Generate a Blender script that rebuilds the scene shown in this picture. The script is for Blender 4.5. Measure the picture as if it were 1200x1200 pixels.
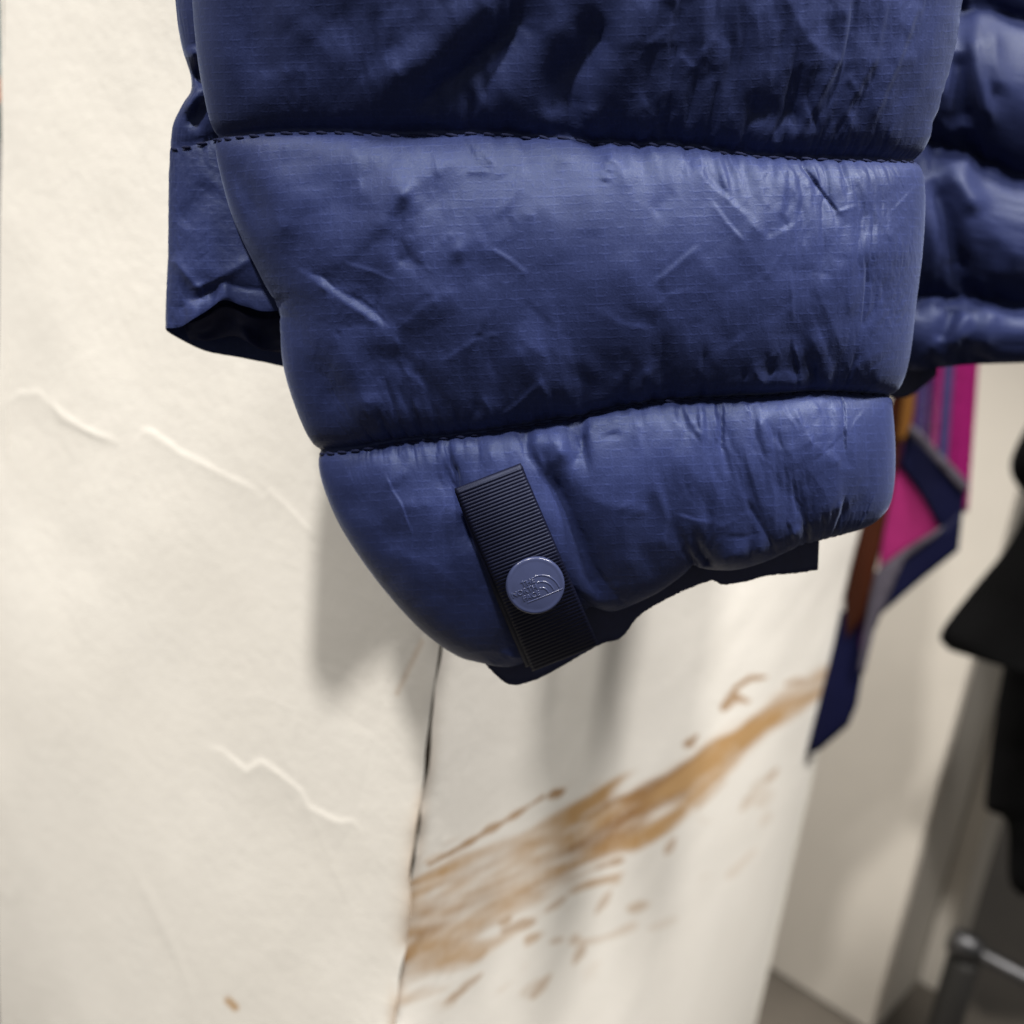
import bpy, bmesh, math, random
import numpy as np
from mathutils import Vector, Matrix

random.seed(4)
for o in list(bpy.data.objects):
    bpy.data.objects.remove(o)
S = bpy.context.scene
COL = S.collection

# ------------------------------------------------------------------ camera
# the phone is held about 27 cm from the cuff, tipped 16 degrees down and rolled 7 degrees
F = 1203.0                                        # focal length for a 1200 px wide picture
CAM = np.array([0.0, 0.0, 1.05])
_up = np.array([531.0, 4084.0, 1203.0]); _up /= np.linalg.norm(_up)   # world up in camera axes
_fw = np.array([0, 0, -1.0]); _fw = _fw - _fw.dot(_up) * _up; _fw /= np.linalg.norm(_fw)
_rt = np.cross(_fw, _up)
RW = np.stack([_rt, _fw, _up])                    # camera -> world

def P(px, py, d):
    """point at picture position (px, py) of the photograph and d metres deep"""
    px, py, d = np.broadcast_arrays(np.asarray(px, float), np.asarray(py, float), np.asarray(d, float))
    c = np.stack([(px - 600) / F * d, -(py - 600) / F * d, -d], -1)
    return c @ RW.T + CAM

def proj(w):
    c = (np.asarray(w, float) - CAM) @ RW
    d = -c[..., 2]
    return 600 + F * c[..., 0] / d, 600 - F * c[..., 1] / d, d

def camdir(x, y, z):
    return Vector(RW @ np.array([x, y, z], float))

cd = bpy.data.cameras.new('camera'); cam = bpy.data.objects.new('camera', cd); COL.objects.link(cam)
m = Matrix([list(RW[0]) + [CAM[0]], list(RW[1]) + [CAM[1]], list(RW[2]) + [CAM[2]], [0, 0, 0, 1]])
cam.matrix_world = m
cd.sensor_width = 36; cd.lens = 36 * F / 1200; cd.clip_start = 0.01; cd.clip_end = 50
cd.dof.use_dof = True; cd.dof.focus_distance = 0.258; cd.dof.aperture_fstop = 9.0
S.camera = cam

# ------------------------------------------------------------------ world and lamps
W = bpy.data.worlds.new('World'); S.world = W; W.use_nodes = True
bg = W.node_tree.nodes['Background']
bg.inputs[0].default_value = (1.0, 0.965, 0.915, 1); bg.inputs[1].default_value = 0.20

FOCUS = P(620, 450, 0.30)
def spot(name, dirc, dist, power, radius, col=(1, 0.93, 0.83), size=50, aim=FOCUS):
    l = bpy.data.lights.new(name, 'SPOT'); l.energy = power; l.shadow_soft_size = radius
    l.color = col; l.spot_size = math.radians(size); l.spot_blend = 1.0
    o = bpy.data.objects.new(name, l); COL.objects.link(o)
    d = camdir(*dirc).normalized()
    o.location = Vector(aim) + d * dist
    o.rotation_euler = (-d).to_track_quat('-Z', 'Y').to_euler()
    return o
# direction of the added fill lamp that brightens the rear pillar's front face from the left
def floor_pt(px, py, z=0.0):
    d = P(px, py, 1.0) - CAM; t = (z - CAM[2]) / d[2]; return CAM + d * t
_u = floor_pt(893, 1130) - floor_pt(1022, 1212); _u /= np.linalg.norm(_u); _b = np.array([-_u[1], _u[0], 0]); _b = _b if _b[1] > 0 else -_b
REAR_DIR = tuple((-_b * .353 + _u * .504 + np.array([0, 0, .788])) @ RW)
spot('ceiling_and_fill_spot', (-.018, .088, .09), 2.7, 310, 0.095, (1, .965, .91), 40)
spot('ceiling_and_fill_spot', (.11, .21, .17), 2.9, 320, 0.18, (1, .965, .91), 40)
spot('ceiling_and_fill_spot', (.22, .32, .19), 3.0, 560, 0.20, (1, .965, .92), 24, aim=P(900, 900, .62))
spot('ceiling_and_fill_spot', (-.24, .32, .14), 3.0, 300, 0.22, (1, .955, .89), 17, aim=P(150, 1080, .46))  # added fill from the left, lifts the shadow and lower part of the left face
spot('ceiling_and_fill_spot', REAR_DIR, 1.6, 135, 0.12, (1, .955, .89), 50, aim=P(1040, 900, 1.15))  # added fill lamp, brightens the rear pillar

vs = S.view_settings
vs.view_transform = 'Standard'; vs.look = 'None'; vs.gamma = 1; vs.exposure = 0.0; vs.use_curve_mapping = False
S.render.engine = 'CYCLES'

# ------------------------------------------------------------------ helpers
def tag(o, label=None, cat=None, group=None, kind=None):
    if label: o['label'] = label
    if cat: o['category'] = cat
    if group: o['group'] = group
    if kind: o['kind'] = kind
    return o

def empty(name, loc, label, cat, group=None):
    o = bpy.data.objects.new(name, None); COL.objects.link(o); o.location = Vector(loc)
    o.empty_display_size = 0.02
    return tag(o, label, cat, group)

def link(name, me, mat, parent=None):
    o = bpy.data.objects.new(name, me); COL.objects.link(o)
    if mat and not me.materials: me.materials.append(mat)
    if parent:
        o.parent = parent
        bpy.context.view_layer.update()
        o.matrix_parent_inverse = parent.matrix_world.inverted()
    return o

def mesh_np(name, verts, faces, smooth=True):
    verts = np.asarray(verts, np.float32).reshape(-1, 3); faces = np.asarray(faces, np.int32)
    k = faces.shape[1]
    me = bpy.data.meshes.new(name)
    me.vertices.add(len(verts)); me.vertices.foreach_set('co', verts.ravel())
    me.loops.add(faces.size); me.loops.foreach_set('vertex_index', faces.ravel())
    me.polygons.add(len(faces)); me.polygons.foreach_set('loop_start', np.arange(0, faces.size, k, dtype=np.int32))
    me.polygons.foreach_set('loop_total', np.full(len(faces), k, np.int32))
    me.polygons.foreach_set('use_smooth', np.full(len(faces), smooth))
    me.update(calc_edges=True); me.validate()
    return me

def grid_faces(R, C, periodic=False, flip=False):
    r = np.arange(R - 1)[:, None]; c = np.arange(C if periodic else C - 1)[None, :]
    c2 = (c + 1) % C
    a = r * C + c; b = r * C + c2; cc = (r + 1) * C + c2; d = (r + 1) * C + c
    q = np.stack([a, d, cc, b] if not flip else [a, b, cc, d], -1).reshape(-1, 4)
    return q

def set_uv(me, uv):
    l = me.uv_layers.new(name='uv')
    idx = np.empty(len(me.loops), np.int32); me.loops.foreach_get('vertex_index', idx)
    l.data.foreach_set('uv', np.asarray(uv, np.float32).reshape(-1, 2)[idx].ravel())

def set_attr(me, name, val):
    a = me.attributes.new(name, 'FLOAT', 'POINT'); a.data.foreach_set('value', np.asarray(val, np.float32).ravel())

def pl(pts, n):
    """resample a polyline to n points by arc length, smoothed a little (Catmull-Rom)"""
    p = np.asarray(pts, float)
    if len(p) > 2:
        q = np.vstack([2 * p[0] - p[1], p, 2 * p[-1] - p[-2]]); out = []
        for i in range(1, len(q) - 2):
            t = np.linspace(0, 1, 24, endpoint=False)[:, None]
            a, b, c, d = q[i - 1], q[i], q[i + 1], q[i + 2]
            out.append(0.5 * ((2 * b) + (c - a) * t + (2 * a - 5 * b + 4 * c - d) * t ** 2 + (-a + 3 * b - 3 * c + d) * t ** 3))
        p = np.vstack(out + [p[-1:]])
    s = np.r_[0, np.cumsum(np.hypot(*np.diff(p, axis=0).T))]; s /= s[-1]
    u = np.linspace(0, 1, n) if np.isscalar(n) else np.asarray(n)
    return np.stack([np.interp(u, s, p[:, 0]), np.interp(u, s, p[:, 1])], -1)

def seg_dist(px, py, pts):
    """distance to a polyline, signed side and parameter along it"""
    pts = np.asarray(pts, float); best = np.full(px.shape, 1e9); side = np.zeros(px.shape); par = np.zeros(px.shape)
    L = np.r_[0, np.cumsum(np.hypot(*np.diff(pts, axis=0).T))]
    for i in range(len(pts) - 1):
        a, b = pts[i], pts[i + 1]; ab = b - a; l2 = ab @ ab
        t = np.clip(((px - a[0]) * ab[0] + (py - a[1]) * ab[1]) / l2, 0, 1)
        dx = px - a[0] - t * ab[0]; dy = py - a[1] - t * ab[1]; d = np.hypot(dx, dy)
        k = d < best
        best[k] = d[k]; side[k] = np.sign(ab[0] * dy - ab[1] * dx)[k]; par[k] = ((L[i] + t * math.sqrt(l2)) / L[-1])[k]
    return best, side, par

def strokes(px, py, items):
    """sum of fold strokes; items = (kind, width px, height mm, points); result in metres towards the viewer"""
    h = np.zeros(px.shape)
    for kind, w, a, pts in items:
        d, s, t = seg_dist(px, py, pts)
        taper = np.clip(np.minimum(t, 1 - t) * 5 + 0.12, 0, 1)
        if kind == 'g':   f = np.exp(-(d / w) ** 2)                 # soft ridge or valley
        elif kind == 'c': f = np.exp(-d / w)                        # sharp crease
        elif kind == 's': f = np.exp(-d / w) * (s > 0) + np.exp(-(d / (w * .18)) ** 2) * (s <= 0)   # step: right-hand side decays slowly
        h += a * 1e-3 * f * taper
    return h

def fnoise(R, C, lr, lc, seed):
    """smooth periodic noise, unit variance, correlation lengths in cells"""
    g = np.random.default_rng(seed).standard_normal((R, C))
    fr = np.fft.fftfreq(R)[:, None]; fc = np.fft.fftfreq(C)[None, :]
    k = np.exp(-2 * (np.pi ** 2) * ((fr * lr) ** 2 + (fc * lc) ** 2))
    n = np.fft.ifft2(np.fft.fft2(g) * k).real
    return n / n.std()

# ---- materials
def nodes(name):
    mt = bpy.data.materials.new(name); mt.use_nodes = True
    nt = mt.node_tree; b = nt.nodes['Principled BSDF']
    return mt, nt, b
def nd(nt, typ, **kw):
    n = nt.nodes.new(typ)
    for k, v in kw.items():
        if k.startswith('i_'):
            n.inputs[int(k[2:]) if k[2:].isdigit() else k[2:]].default_value = v
        else: setattr(n, k, v)
    return n
def mth(nt, op, a, b=None, clamp=False):
    n = nt.nodes.new('ShaderNodeMath'); n.operation = op; n.use_clamp = clamp
    for i, v in enumerate((a, b)):
        if v is None: continue
        if isinstance(v, (int, float)): n.inputs[i].default_value = v
        else: nt.links.new(v, n.inputs[i])
    return n.outputs[0]

def nylon(name, col, rough=0.52, sheen=0.18, rip=1.0, spec=0.30, uvscale=1000.0):
    mt, nt, b = nodes(name); L = nt.links
    uv = nd(nt, 'ShaderNodeUVMap', uv_map='uv')
    sp = nd(nt, 'ShaderNodeSeparateXYZ'); L.new(uv.outputs[0], sp.inputs[0])
    tc = nd(nt, 'ShaderNodeTexCoord')
    big = nd(nt, 'ShaderNodeTexNoise', i_Scale=45.0, i_Detail=3.0); L.new(tc.outputs['Object'], big.inputs['Vector'])
    fine = nd(nt, 'ShaderNodeTexNoise', i_Scale=1900.0, i_Detail=2.0); L.new(tc.outputs['Object'], fine.inputs['Vector'])
    mid = nd(nt, 'ShaderNodeTexNoise', i_Scale=420.0, i_Detail=2.0); L.new(tc.outputs['Object'], mid.inputs['Vector'])
    def lines(sock, pitch, width, wob):
        x = mth(nt, 'MULTIPLY', sock, uvscale / pitch)
        x = mth(nt, 'ADD', x, mth(nt, 'MULTIPLY', mid.outputs[0], wob))
        f = mth(nt, 'ABSOLUTE', mth(nt, 'SUBTRACT', mth(nt, 'FRACT', x), 0.5))
        return mth(nt, 'SUBTRACT', 1.0, mth(nt, 'DIVIDE', f, width, ), True)
    lh = lines(sp.outputs[1], 9.2, 0.20, 0.5); lv = lines(sp.outputs[0], 11.5, 0.16, 0.5)
    grid = mth(nt, 'MAXIMUM', lh, mth(nt, 'MULTIPLY', lv, 0.7))
    patch = nd(nt, 'ShaderNodeMapRange'); L.new(mid.outputs[0], patch.inputs[0])
    patch.inputs[1].default_value = 0.42; patch.inputs[2].default_value = 0.62
    g2 = mth(nt, 'MULTIPLY', grid, mth(nt, 'ADD', 0.12, mth(nt, 'MULTIPLY', patch.outputs[0], 0.88)))
    hh = mth(nt, 'ADD', mth(nt, 'MULTIPLY', g2, 0.6 * rip), mth(nt, 'MULTIPLY', fine.outputs[0], 0.8))
    bp = nd(nt, 'ShaderNodeBump', i_Strength=0.30, i_Distance=0.00020); L.new(hh, bp.inputs['Height'])
    L.new(bp.outputs[0], b.inputs['Normal'])
    cr = nd(nt, 'ShaderNodeMix', data_type='RGBA')
    cr.inputs[6].default_value = (*[c * 0.55 for c in col], 1); cr.inputs[7].default_value = (*[c * 1.5 for c in col], 1)
    mf = mth(nt, 'ADD', mth(nt, 'MULTIPLY', big.outputs[0], 0.5), mth(nt, 'MULTIPLY', mth(nt, 'ADD', fine.outputs[0], mth(nt, 'MULTIPLY', g2, 0.62 * rip)), 0.5))
    L.new(mf, cr.inputs[0]); L.new(cr.outputs[2], b.inputs['Base Color'])
    rr = mth(nt, 'ADD', rough - 0.12, mth(nt, 'MULTIPLY', fine.outputs[0], 0.24)); L.new(rr, b.inputs['Roughness'])
    b.inputs['Sheen Weight'].default_value = sheen; b.inputs['Sheen Roughness'].default_value = 0.35
    b.inputs['Sheen Tint'].default_value = (0.6, 0.7, 1.0, 1)
    b.inputs['Specular IOR Level'].default_value = spec; b.inputs['Specular Tint'].default_value = (0.66, 0.78, 1.0, 1)
    return mt

def plain(name, col, rough=0.5, metal=0.0, nscale=0, namt=0.0, bump=0.0, sheen=0.0, bscale=None):
    mt, nt, b = nodes(name); L = nt.links
    b.inputs['Roughness'].default_value = rough; b.inputs['Metallic'].default_value = metal
    b.inputs['Sheen Weight'].default_value = sheen
    tc = nd(nt, 'ShaderNodeTexCoord')
    n = nd(nt, 'ShaderNodeTexNoise', i_Scale=float(nscale or 30), i_Detail=5.0); L.new(tc.outputs['Object'], n.inputs['Vector'])
    mx = nd(nt, 'ShaderNodeMix', data_type='RGBA')
    mx.inputs[6].default_value = (*[c * (1 - namt) for c in col], 1); mx.inputs[7].default_value = (*[c * (1 + namt) for c in col], 1)
    L.new(n.outputs[0], mx.inputs[0]); L.new(mx.outputs[2], b.inputs['Base Color'])
    if bump:
        n2 = nd(nt, 'ShaderNodeTexNoise', i_Scale=float(bscale or nscale or 30), i_Detail=4.0); L.new(tc.outputs['Object'], n2.inputs['Vector'])
        bp = nd(nt, 'ShaderNodeBump', i_Strength=0.5, i_Distance=bump); L.new(n2.outputs[0], bp.inputs['Height']); L.new(bp.outputs[0], b.inputs['Normal'])
    return mt

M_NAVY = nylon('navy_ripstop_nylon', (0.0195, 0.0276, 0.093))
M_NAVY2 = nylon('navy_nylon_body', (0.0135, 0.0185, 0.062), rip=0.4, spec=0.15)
M_LINE = plain('navy_lining', (0.012, 0.016, 0.06), 0.6, nscale=400, namt=0.25, bump=0.0002, bscale=2500)
M_THREAD = plain('navy_thread', (0.012, 0.016, 0.050), 0.7, nscale=900, namt=0.3); M_THREAD.node_tree.nodes['Principled BSDF'].inputs['Specular IOR Level'].default_value = .12
M_WEB = plain('dark_navy_webbing', (0.0035, 0.0042, 0.014), 0.48, nscale=700, namt=0.3, bump=0.00008, bscale=3000)
M_WEB.node_tree.nodes['Principled BSDF'].inputs['Specular Tint'].default_value = (.6, .68, 1, 1); M_WEB.node_tree.nodes['Principled BSDF'].inputs['Specular IOR Level'].default_value = .28
M_SNAP = plain('slate_blue_plastic', (0.036, 0.045, 0.104), 0.24, nscale=260, namt=0.15, bump=0.00006, bscale=500)

def plaster(name):
    mt, nt, b = nodes(name); L = nt.links
    tc = nd(nt, 'ShaderNodeTexCoord')
    n1 = nd(nt, 'ShaderNodeTexNoise', i_Scale=14.0, i_Detail=4.0); L.new(tc.outputs['Object'], n1.inputs['Vector'])
    n2 = nd(nt, 'ShaderNodeTexNoise', i_Scale=160.0, i_Detail=5.0); L.new(tc.outputs['Object'], n2.inputs['Vector'])
    n3 = nd(nt, 'ShaderNodeTexNoise', i_Scale=900.0, i_Detail=3.0); L.new(tc.outputs['Object'], n3.inputs['Vector'])
    base = nd(nt, 'ShaderNodeMix', data_type='RGBA')
    base.inputs[6].default_value = (0.765, 0.73, 0.67, 1); base.inputs[7].default_value = (0.84, 0.81, 0.755, 1)
    L.new(n1.outputs[0], base.inputs[0])
    at = nd(nt, 'ShaderNodeAttribute', attribute_name='stain')
    k = mth(nt, 'MULTIPLY', at.outputs['Fac'], mth(nt, 'ADD', 0.75, mth(nt, 'MULTIPLY', n2.outputs[0], 0.6)), True)
    brown = nd(nt, 'ShaderNodeMix', data_type='RGBA')
    brown.inputs[6].default_value = (0.47, 0.285, 0.125, 1); brown.inputs[7].default_value = (0.22, 0.10, 0.035, 1)
    at2 = nd(nt, 'ShaderNodeAttribute', attribute_name='dark'); L.new(at2.outputs['Fac'], brown.inputs[0])
    mx = nd(nt, 'ShaderNodeMix', data_type='RGBA'); L.new(k, mx.inputs[0]); L.new(base.outputs[2], mx.inputs[6]); L.new(brown.outputs[2], mx.inputs[7])
    L.new(mx.outputs[2], b.inputs['Base Color'])
    b.inputs['Roughness'].default_value = 0.55
    hh = mth(nt, 'ADD', mth(nt, 'MULTIPLY', n2.outputs[0], 0.7), mth(nt, 'MULTIPLY', n3.outputs[0], 0.3))
    bp = nd(nt, 'ShaderNodeBump', i_Strength=0.45, i_Distance=0.0009); L.new(hh, bp.inputs['Height']); L.new(bp.outputs[0], b.inputs['Normal'])
    return mt
M_PLASTER = plaster('trowelled_cream_plaster')

# ------------------------------------------------------------------ floor
FLOOR_Z = 0.0
M_FLOOR = plain('grey_brown_concrete', (0.12, 0.105, 0.088), 0.45, nscale=9, namt=0.35, bump=0.002, bscale=40)
fx = np.array([[-4, -2, FLOOR_Z], [4, -2, FLOOR_Z], [4, 6, FLOOR_Z], [-4, 6, FLOOR_Z]])
tag(link('floor', mesh_np('floor', fx, [[0, 1, 2, 3]], False), M_FLOOR), kind='structure')

# ------------------------------------------------------------------ plaster pillar
def ray_plane_xy(px, py, p0, n):
    """point where the sight line meets a vertical plane through p0 with horizontal normal n"""
    d = P(px, py, 1.0) - CAM
    t = ((p0 - CAM) @ n) / (d @ n)
    return CAM + d * t
ALPHA = math.radians(32)
CORNER = P(490, 980, 0.395)
DL = np.array([-math.cos(ALPHA), math.sin(ALPHA), 0]); NL = np.array([-math.sin(ALPHA), -math.cos(ALPHA), 0])
DR = np.array([math.sin(ALPHA), math.cos(ALPHA), 0]);  NR = np.array([math.cos(ALPHA), -math.sin(ALPHA), 0])
_e0 = ray_plane_xy(4, 20, CORNER, NL); _e1 = ray_plane_xy(-6, 600, CORNER, NL)
WL = (_e0 - CORNER) @ DL
def left_width(z): return np.interp(z, [_e1[2] - .3, _e1[2], _e0[2]], [(_e1 - CORNER) @ DL + .006, (_e1 - CORNER) @ DL, WL])
WR = (ray_plane_xy(922, 1040, CORNER, NR) - CORNER) @ DR
Z0, Z1 = 0.0, 1.42
pillar = empty('plaster_pillar', (CORNER[0], CORNER[1], 0), 'cream trowelled plaster pillar behind the navy sleeve with a brown smear across its right face', 'pillar')

LEFT_STROKES = [
 ('s', 16, 1.0, [(55, 460), (75, 492), (120, 512), (140, 518)][::-1]),
 ('s', 14, .8, [(0, 478), (25, 460), (45, 460), (60, 475), (100, 502), (142, 520)]),
 ('s', 14, 1.0, [(160, 520), (170, 505), (178, 506), (210, 530), (260, 556), (290, 570), (308, 585)]),
 ('s', 10, .8, [(308, 585), (316, 575), (340, 598), (372, 630)]),
 ('s', 16, 1.5, [(240, 874), (262, 880), (290, 903), (308, 892), (325, 903), (352, 925), (362, 945), (395, 962), (415, 962), (427, 982)]),
 ('c', 6, .5, [(332, 882), (352, 920)]),
 ('c', 5, .5, [(365, 950), (385, 1000), (415, 1070), (425, 1110)]),
 ('c', 5, .45, [(427, 982), (455, 1020)]),
 ('g', 7, .9, [(158, 1010), (175, 1050), (205, 1110), (225, 1165), (232, 1220)]),
 ('c', 5, -.45, [(385, 820), (440, 862)]),
 ('c', 4, -.4, [(440, 862), (420, 950)]),
 ('c', 5, -.4, [(440, 862), (452, 810), (480, 760), (500, 735)]),
 ('c', 5, -.9, [(466, 810), (492, 752), (505, 725)]),
 ('c', 4, .35, [(270, 820), (310, 815), (350, 833), (345, 870)]),
 ('g', 7, .6, [(0, 1030), (12, 1055), (18, 1085)]), ('g', 7, .5, [(25, 1030), (10, 1060)]),
 ('c', 4, .25, [(350, 770), (420, 800)]),
 ('g', 5, .3, [(96, 245), (88, 275), (80, 310)]), ('g', 6, .3, [(180, 30), (185, 100), (165, 190)]),
 ('g', 12, .25, [(150, 370), (170, 340)]), ('g', 9, .3, [(20, 350), (45, 330), (40, 375)]),
 ('c', 4, .2, [(60, 870), (85, 845)]), ('g', 8, .25, [(415, 1020), (445, 990), (430, 1080)]),
]
RIGHT_STROKES = [
 ('c', 4, .4, [(530, 840), (532, 880), (520, 905), (505, 930)]), ('c', 4, .35, [(505, 930), (520, 925), (528, 945)]),
 ('g', 6, .4, [(507, 960), (520, 985), (530, 992)]), ('c', 4, .3, [(512, 770), (508, 840), (500, 900)]),
]
def pillar_face(name, D, N, wid, R, C, recess, strk, seed, stain=None):
    # rows dense where the picture shows them
    z_hi = P(500, -60, .33)[2]; z_lo = P(480, 1290, .47)[2] - 0.12
    zz = np.r_[np.linspace(Z0, z_lo, 6)[:-1], np.linspace(z_lo, z_hi, R), np.linspace(z_hi, Z1, 6)[1:]]
    a = np.linspace(0.0005, wid, C)
    A, Zg = np.meshgrid(a, zz)
    if D is DL: A = A * (left_width(Zg) / wid)
    base = np.array([CORNER[0], CORNER[1], 0]) + A[..., None] * D + np.stack([0 * A, 0 * A, Zg], -1)
    px, py, _ = proj(base)
    h = strokes(px, py, strk) * .34
    n = fnoise(A.shape[0], C, 34, 34, seed) * 0.0005 + fnoise(A.shape[0], C, 9, 9, seed + 1) * 0.00010
    edge = np.exp(-A / 0.004)
    rag = fnoise(A.shape[0], C, 5, 40, seed + 2) * 0.0006 * edge
    v = base + N * (h + n + rag - recess)[..., None]
    v = v + D * (fnoise(A.shape[0], C, 7, 300, seed + 3) * 0.0005 * edge)[..., None]
    me = mesh_np(name, v, grid_faces(A.shape[0], C, flip=(D is DL)))
    st = np.zeros(A.shape); dk = np.zeros(A.shape)
    if stain: st, dk = stain(px, py, A, Zg)
    set_attr(me, 'stain', st); set_attr(me, 'dark', dk)
    return link(name, me, M_PLASTER, pillar)

def wave_noise(x, y, seed, n=40, lo=0.5, hi=2.0):
    g = np.random.default_rng(seed); r = np.zeros(np.shape(x))
    for _ in range(n):
        k = lo * (hi / lo) ** g.random(); th = g.random() * 6.283
        r += np.sin(x * k * math.cos(th) + y * k * math.sin(th) + g.random() * 6.283)
    return r / math.sqrt(n / 2)
def sstep(a, b, x):
    t = np.clip((x - a) / (b - a), 0, 1); return t * t * (3 - 2 * t)

def smear(px, py, A, Zg):
    a = np.array([462., 1098.]); b = np.array([968., 800.]); ax = b - a; L = np.hypot(*ax); ax /= L
    s = ((px - a[0]) * ax[0] + (py - a[1]) * ax[1]); c = (px - a[0]) * -ax[1] + (py - a[1]) * ax[0]     # c grows downwards
    t = s / L
    c = c - 14 * np.sin(t * 3.3) + 5 * wave_noise(s / 60, c / 60, 5)
    half = np.interp(t, [-.1, 0, .25, .5, .62, .75, .9, 1.05], [74, 70, 56, 38, 27, 21, 19, 19])
    st = wave_noise(s / 34, c / 6.0, 11, 60, .6, 2.2); st2 = wave_noise(s / 14, c / 3.0, 12, 60, .6, 2.2)
    lo = wave_noise(s / 60, c / 16, 13, 40)
    core = sstep(1.15, .5, np.abs(c) / half + 0.17 * st + 0.09 * st2)
    core *= np.clip(0.74 + 0.18 * lo + 0.12 * st2, 0.15, 1)
    # side flecks dragged out of the smear below it and a few above
    fl = sstep(1.05, 1.7, wave_noise(s / 16, c / 6, 21, 50) + 0.25 * st2)
    zone = sstep(170, 60, c) * sstep(-20, 30, c) * sstep(-.02, .08, t) * sstep(.92, .55, t) + sstep(-75, -45, c) * sstep(0, -30, c) * sstep(.05, .15, t) * sstep(.55, .4, t)
    marks = np.zeros(px.shape)
    def dab(w, k, pts):
        nonlocal marks
        d, _, tt = seg_dist(px, py, pts)
        ww = w * (0.55 + 0.45 * np.sin(np.pi * np.clip(tt, 0.02, .98)))
        marks = np.maximum(marks, k * sstep(1.15, .45, d / ww + .22 * wave_noise(px / 6, py / 6, 31, 30)))
    dab(5, .8, [(505, 1015), (560, 985), (620, 948), (640, 935)]); dab(7, .85, [(648, 935), (662, 928)])
    dab(8, .8, [(850, 830), (862, 818), (878, 822)]); dab(4, .85, [(862, 808), (880, 796), (900, 794)])
    dab(8, .85, [(806, 872), (818, 864)]); dab(7, .6, [(925, 803), (950, 797)]); dab(6, .5, [(900, 915), (912, 903)])
    dab(5, .55, [(782, 1000), (792, 984)]); dab(7, .6, [(592, 1092), (625, 1080)]); dab(5, .5, [(674, 1130), (688, 1105)])
    dab(7, .5, [(625, 1168), (645, 1145)]); dab(5, .45, [(700, 1070), (716, 1045)]); dab(5, .7, [(700, 1018), (730, 1008)])
    dab(5, .5, [(540, 1160), (565, 1142)]); dab(5, .6, [(520, 1178), (548, 1158)]); dab(5, .5, [(640, 1068), (662, 1052)]); dab(6, .5, [(798, 935), (812, 930)])
    dab(4, .5, [(645, 1105), (660, 1100)]); dab(5, .35, [(870, 950), (885, 930)])
    out = np.clip(np.maximum(np.maximum(core, marks), 0.65 * fl * zone), 0, 1)
    rim = np.exp(-A / 0.0035) * sstep(-.6, .8, wave_noise(Zg / .012, A / .004, 41, 30)) * sstep(700, 1150, py) * .8
    dark = np.clip(0.12 + 0.26 * st * core + 0.35 * marks, 0, 1)
    dark = np.maximum(dark, rim)
    return np.maximum(out, rim), dark
def left_stain(px, py, A, Zg):
    rim = np.exp(-A / 0.003) * sstep(-.4, .9, wave_noise(Zg / .012, A / .004, 43, 30)) * sstep(600, 1180, py) * .75
    d, _, _ = seg_dist(px, py, [(268, 1172), (276, 1180)])
    sp = sstep(7, 2, d) * .8
    d2, _, _ = seg_dist(px, py, [(466, 812), (494, 752)])
    cr = .35 * sstep(5, 1, d2)
    return np.maximum(np.maximum(rim, sp), cr), np.maximum(rim * .8, cr)
fl_ = pillar_face('plaster_face', DL, NL, WL, 520, 360, 0.0, LEFT_STROKES, 50, left_stain)
fr_ = pillar_face('plaster_face', DR, NR, WR, 620, 420, 0.0008, RIGHT_STROKES, 60, smear)
fr_['label'] = 'right face with a brown diagonal smear'
# the core behind both plaster coats
o0 = np.array([CORNER[0], CORNER[1], 0]) - NL * -0.0 + (DL + DR) * 0.003
c4 = [o0, o0 + DR * (WR - .006), o0 + DR * (WR - .006) + DL * (WL - .006), o0 + DL * (WL - .006)]
cv = [p + np.array([0, 0, z]) for z in (Z0, Z1 - .002) for p in c4]
link('core', mesh_np('core', cv, [[0, 1, 2, 3], [4, 7, 6, 5], [0, 4, 5, 1], [1, 5, 6, 2], [2, 6, 7, 3], [3, 7, 4, 0]], False), plain('dark_brown_filler', (.30, .23, .17), .8, nscale=60, namt=.4), pillar)
# outer returns so that the pillar is closed from the side
def slab(name, a, b, thick, z0, z1, mat, parent):
    """upright board from a to b (horizontal points), thick to its right"""
    a = np.asarray(a, float); b = np.asarray(b, float); u = (b - a) / np.linalg.norm(b - a); n = np.array([u[1], -u[0], 0])
    q = [a, b, b + n * thick, a + n * thick]
    v = [p * np.array([1, 1, 0]) + np.array([0, 0, z]) for z in (z0, z1) for p in q]
    bm = bmesh.new(); vs_ = [bm.verts.new(x) for x in v]
    for f in ([0, 1, 2, 3], [4, 7, 6, 5], [0, 4, 5, 1], [1, 5, 6, 2], [2, 6, 7, 3], [3, 7, 4, 0]): bm.faces.new([vs_[i] for i in f])
    bmesh.ops.recalc_face_normals(bm, faces=bm.faces)
    bmesh.ops.bevel(bm, geom=bm.edges[:], offset=min(thick * .3, .003), segments=2, affect='EDGES')
    me = bpy.data.meshes.new(name); bm.to_mesh(me); bm.free()
    return link(name, me, mat, parent)
eR = np.array([CORNER[0], CORNER[1], 0]) + DR * WR; eL = np.array([CORNER[0], CORNER[1], 0]) + DL * WL
slab('plaster_return', eR, eR + DL * WL, 0.004, Z0, Z1 - .003, M_PLASTER, pillar)
slab('plaster_return', eL + DR * (WR), eL, 0.004, Z0, Z1 - .004, M_PLASTER, pillar)

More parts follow.
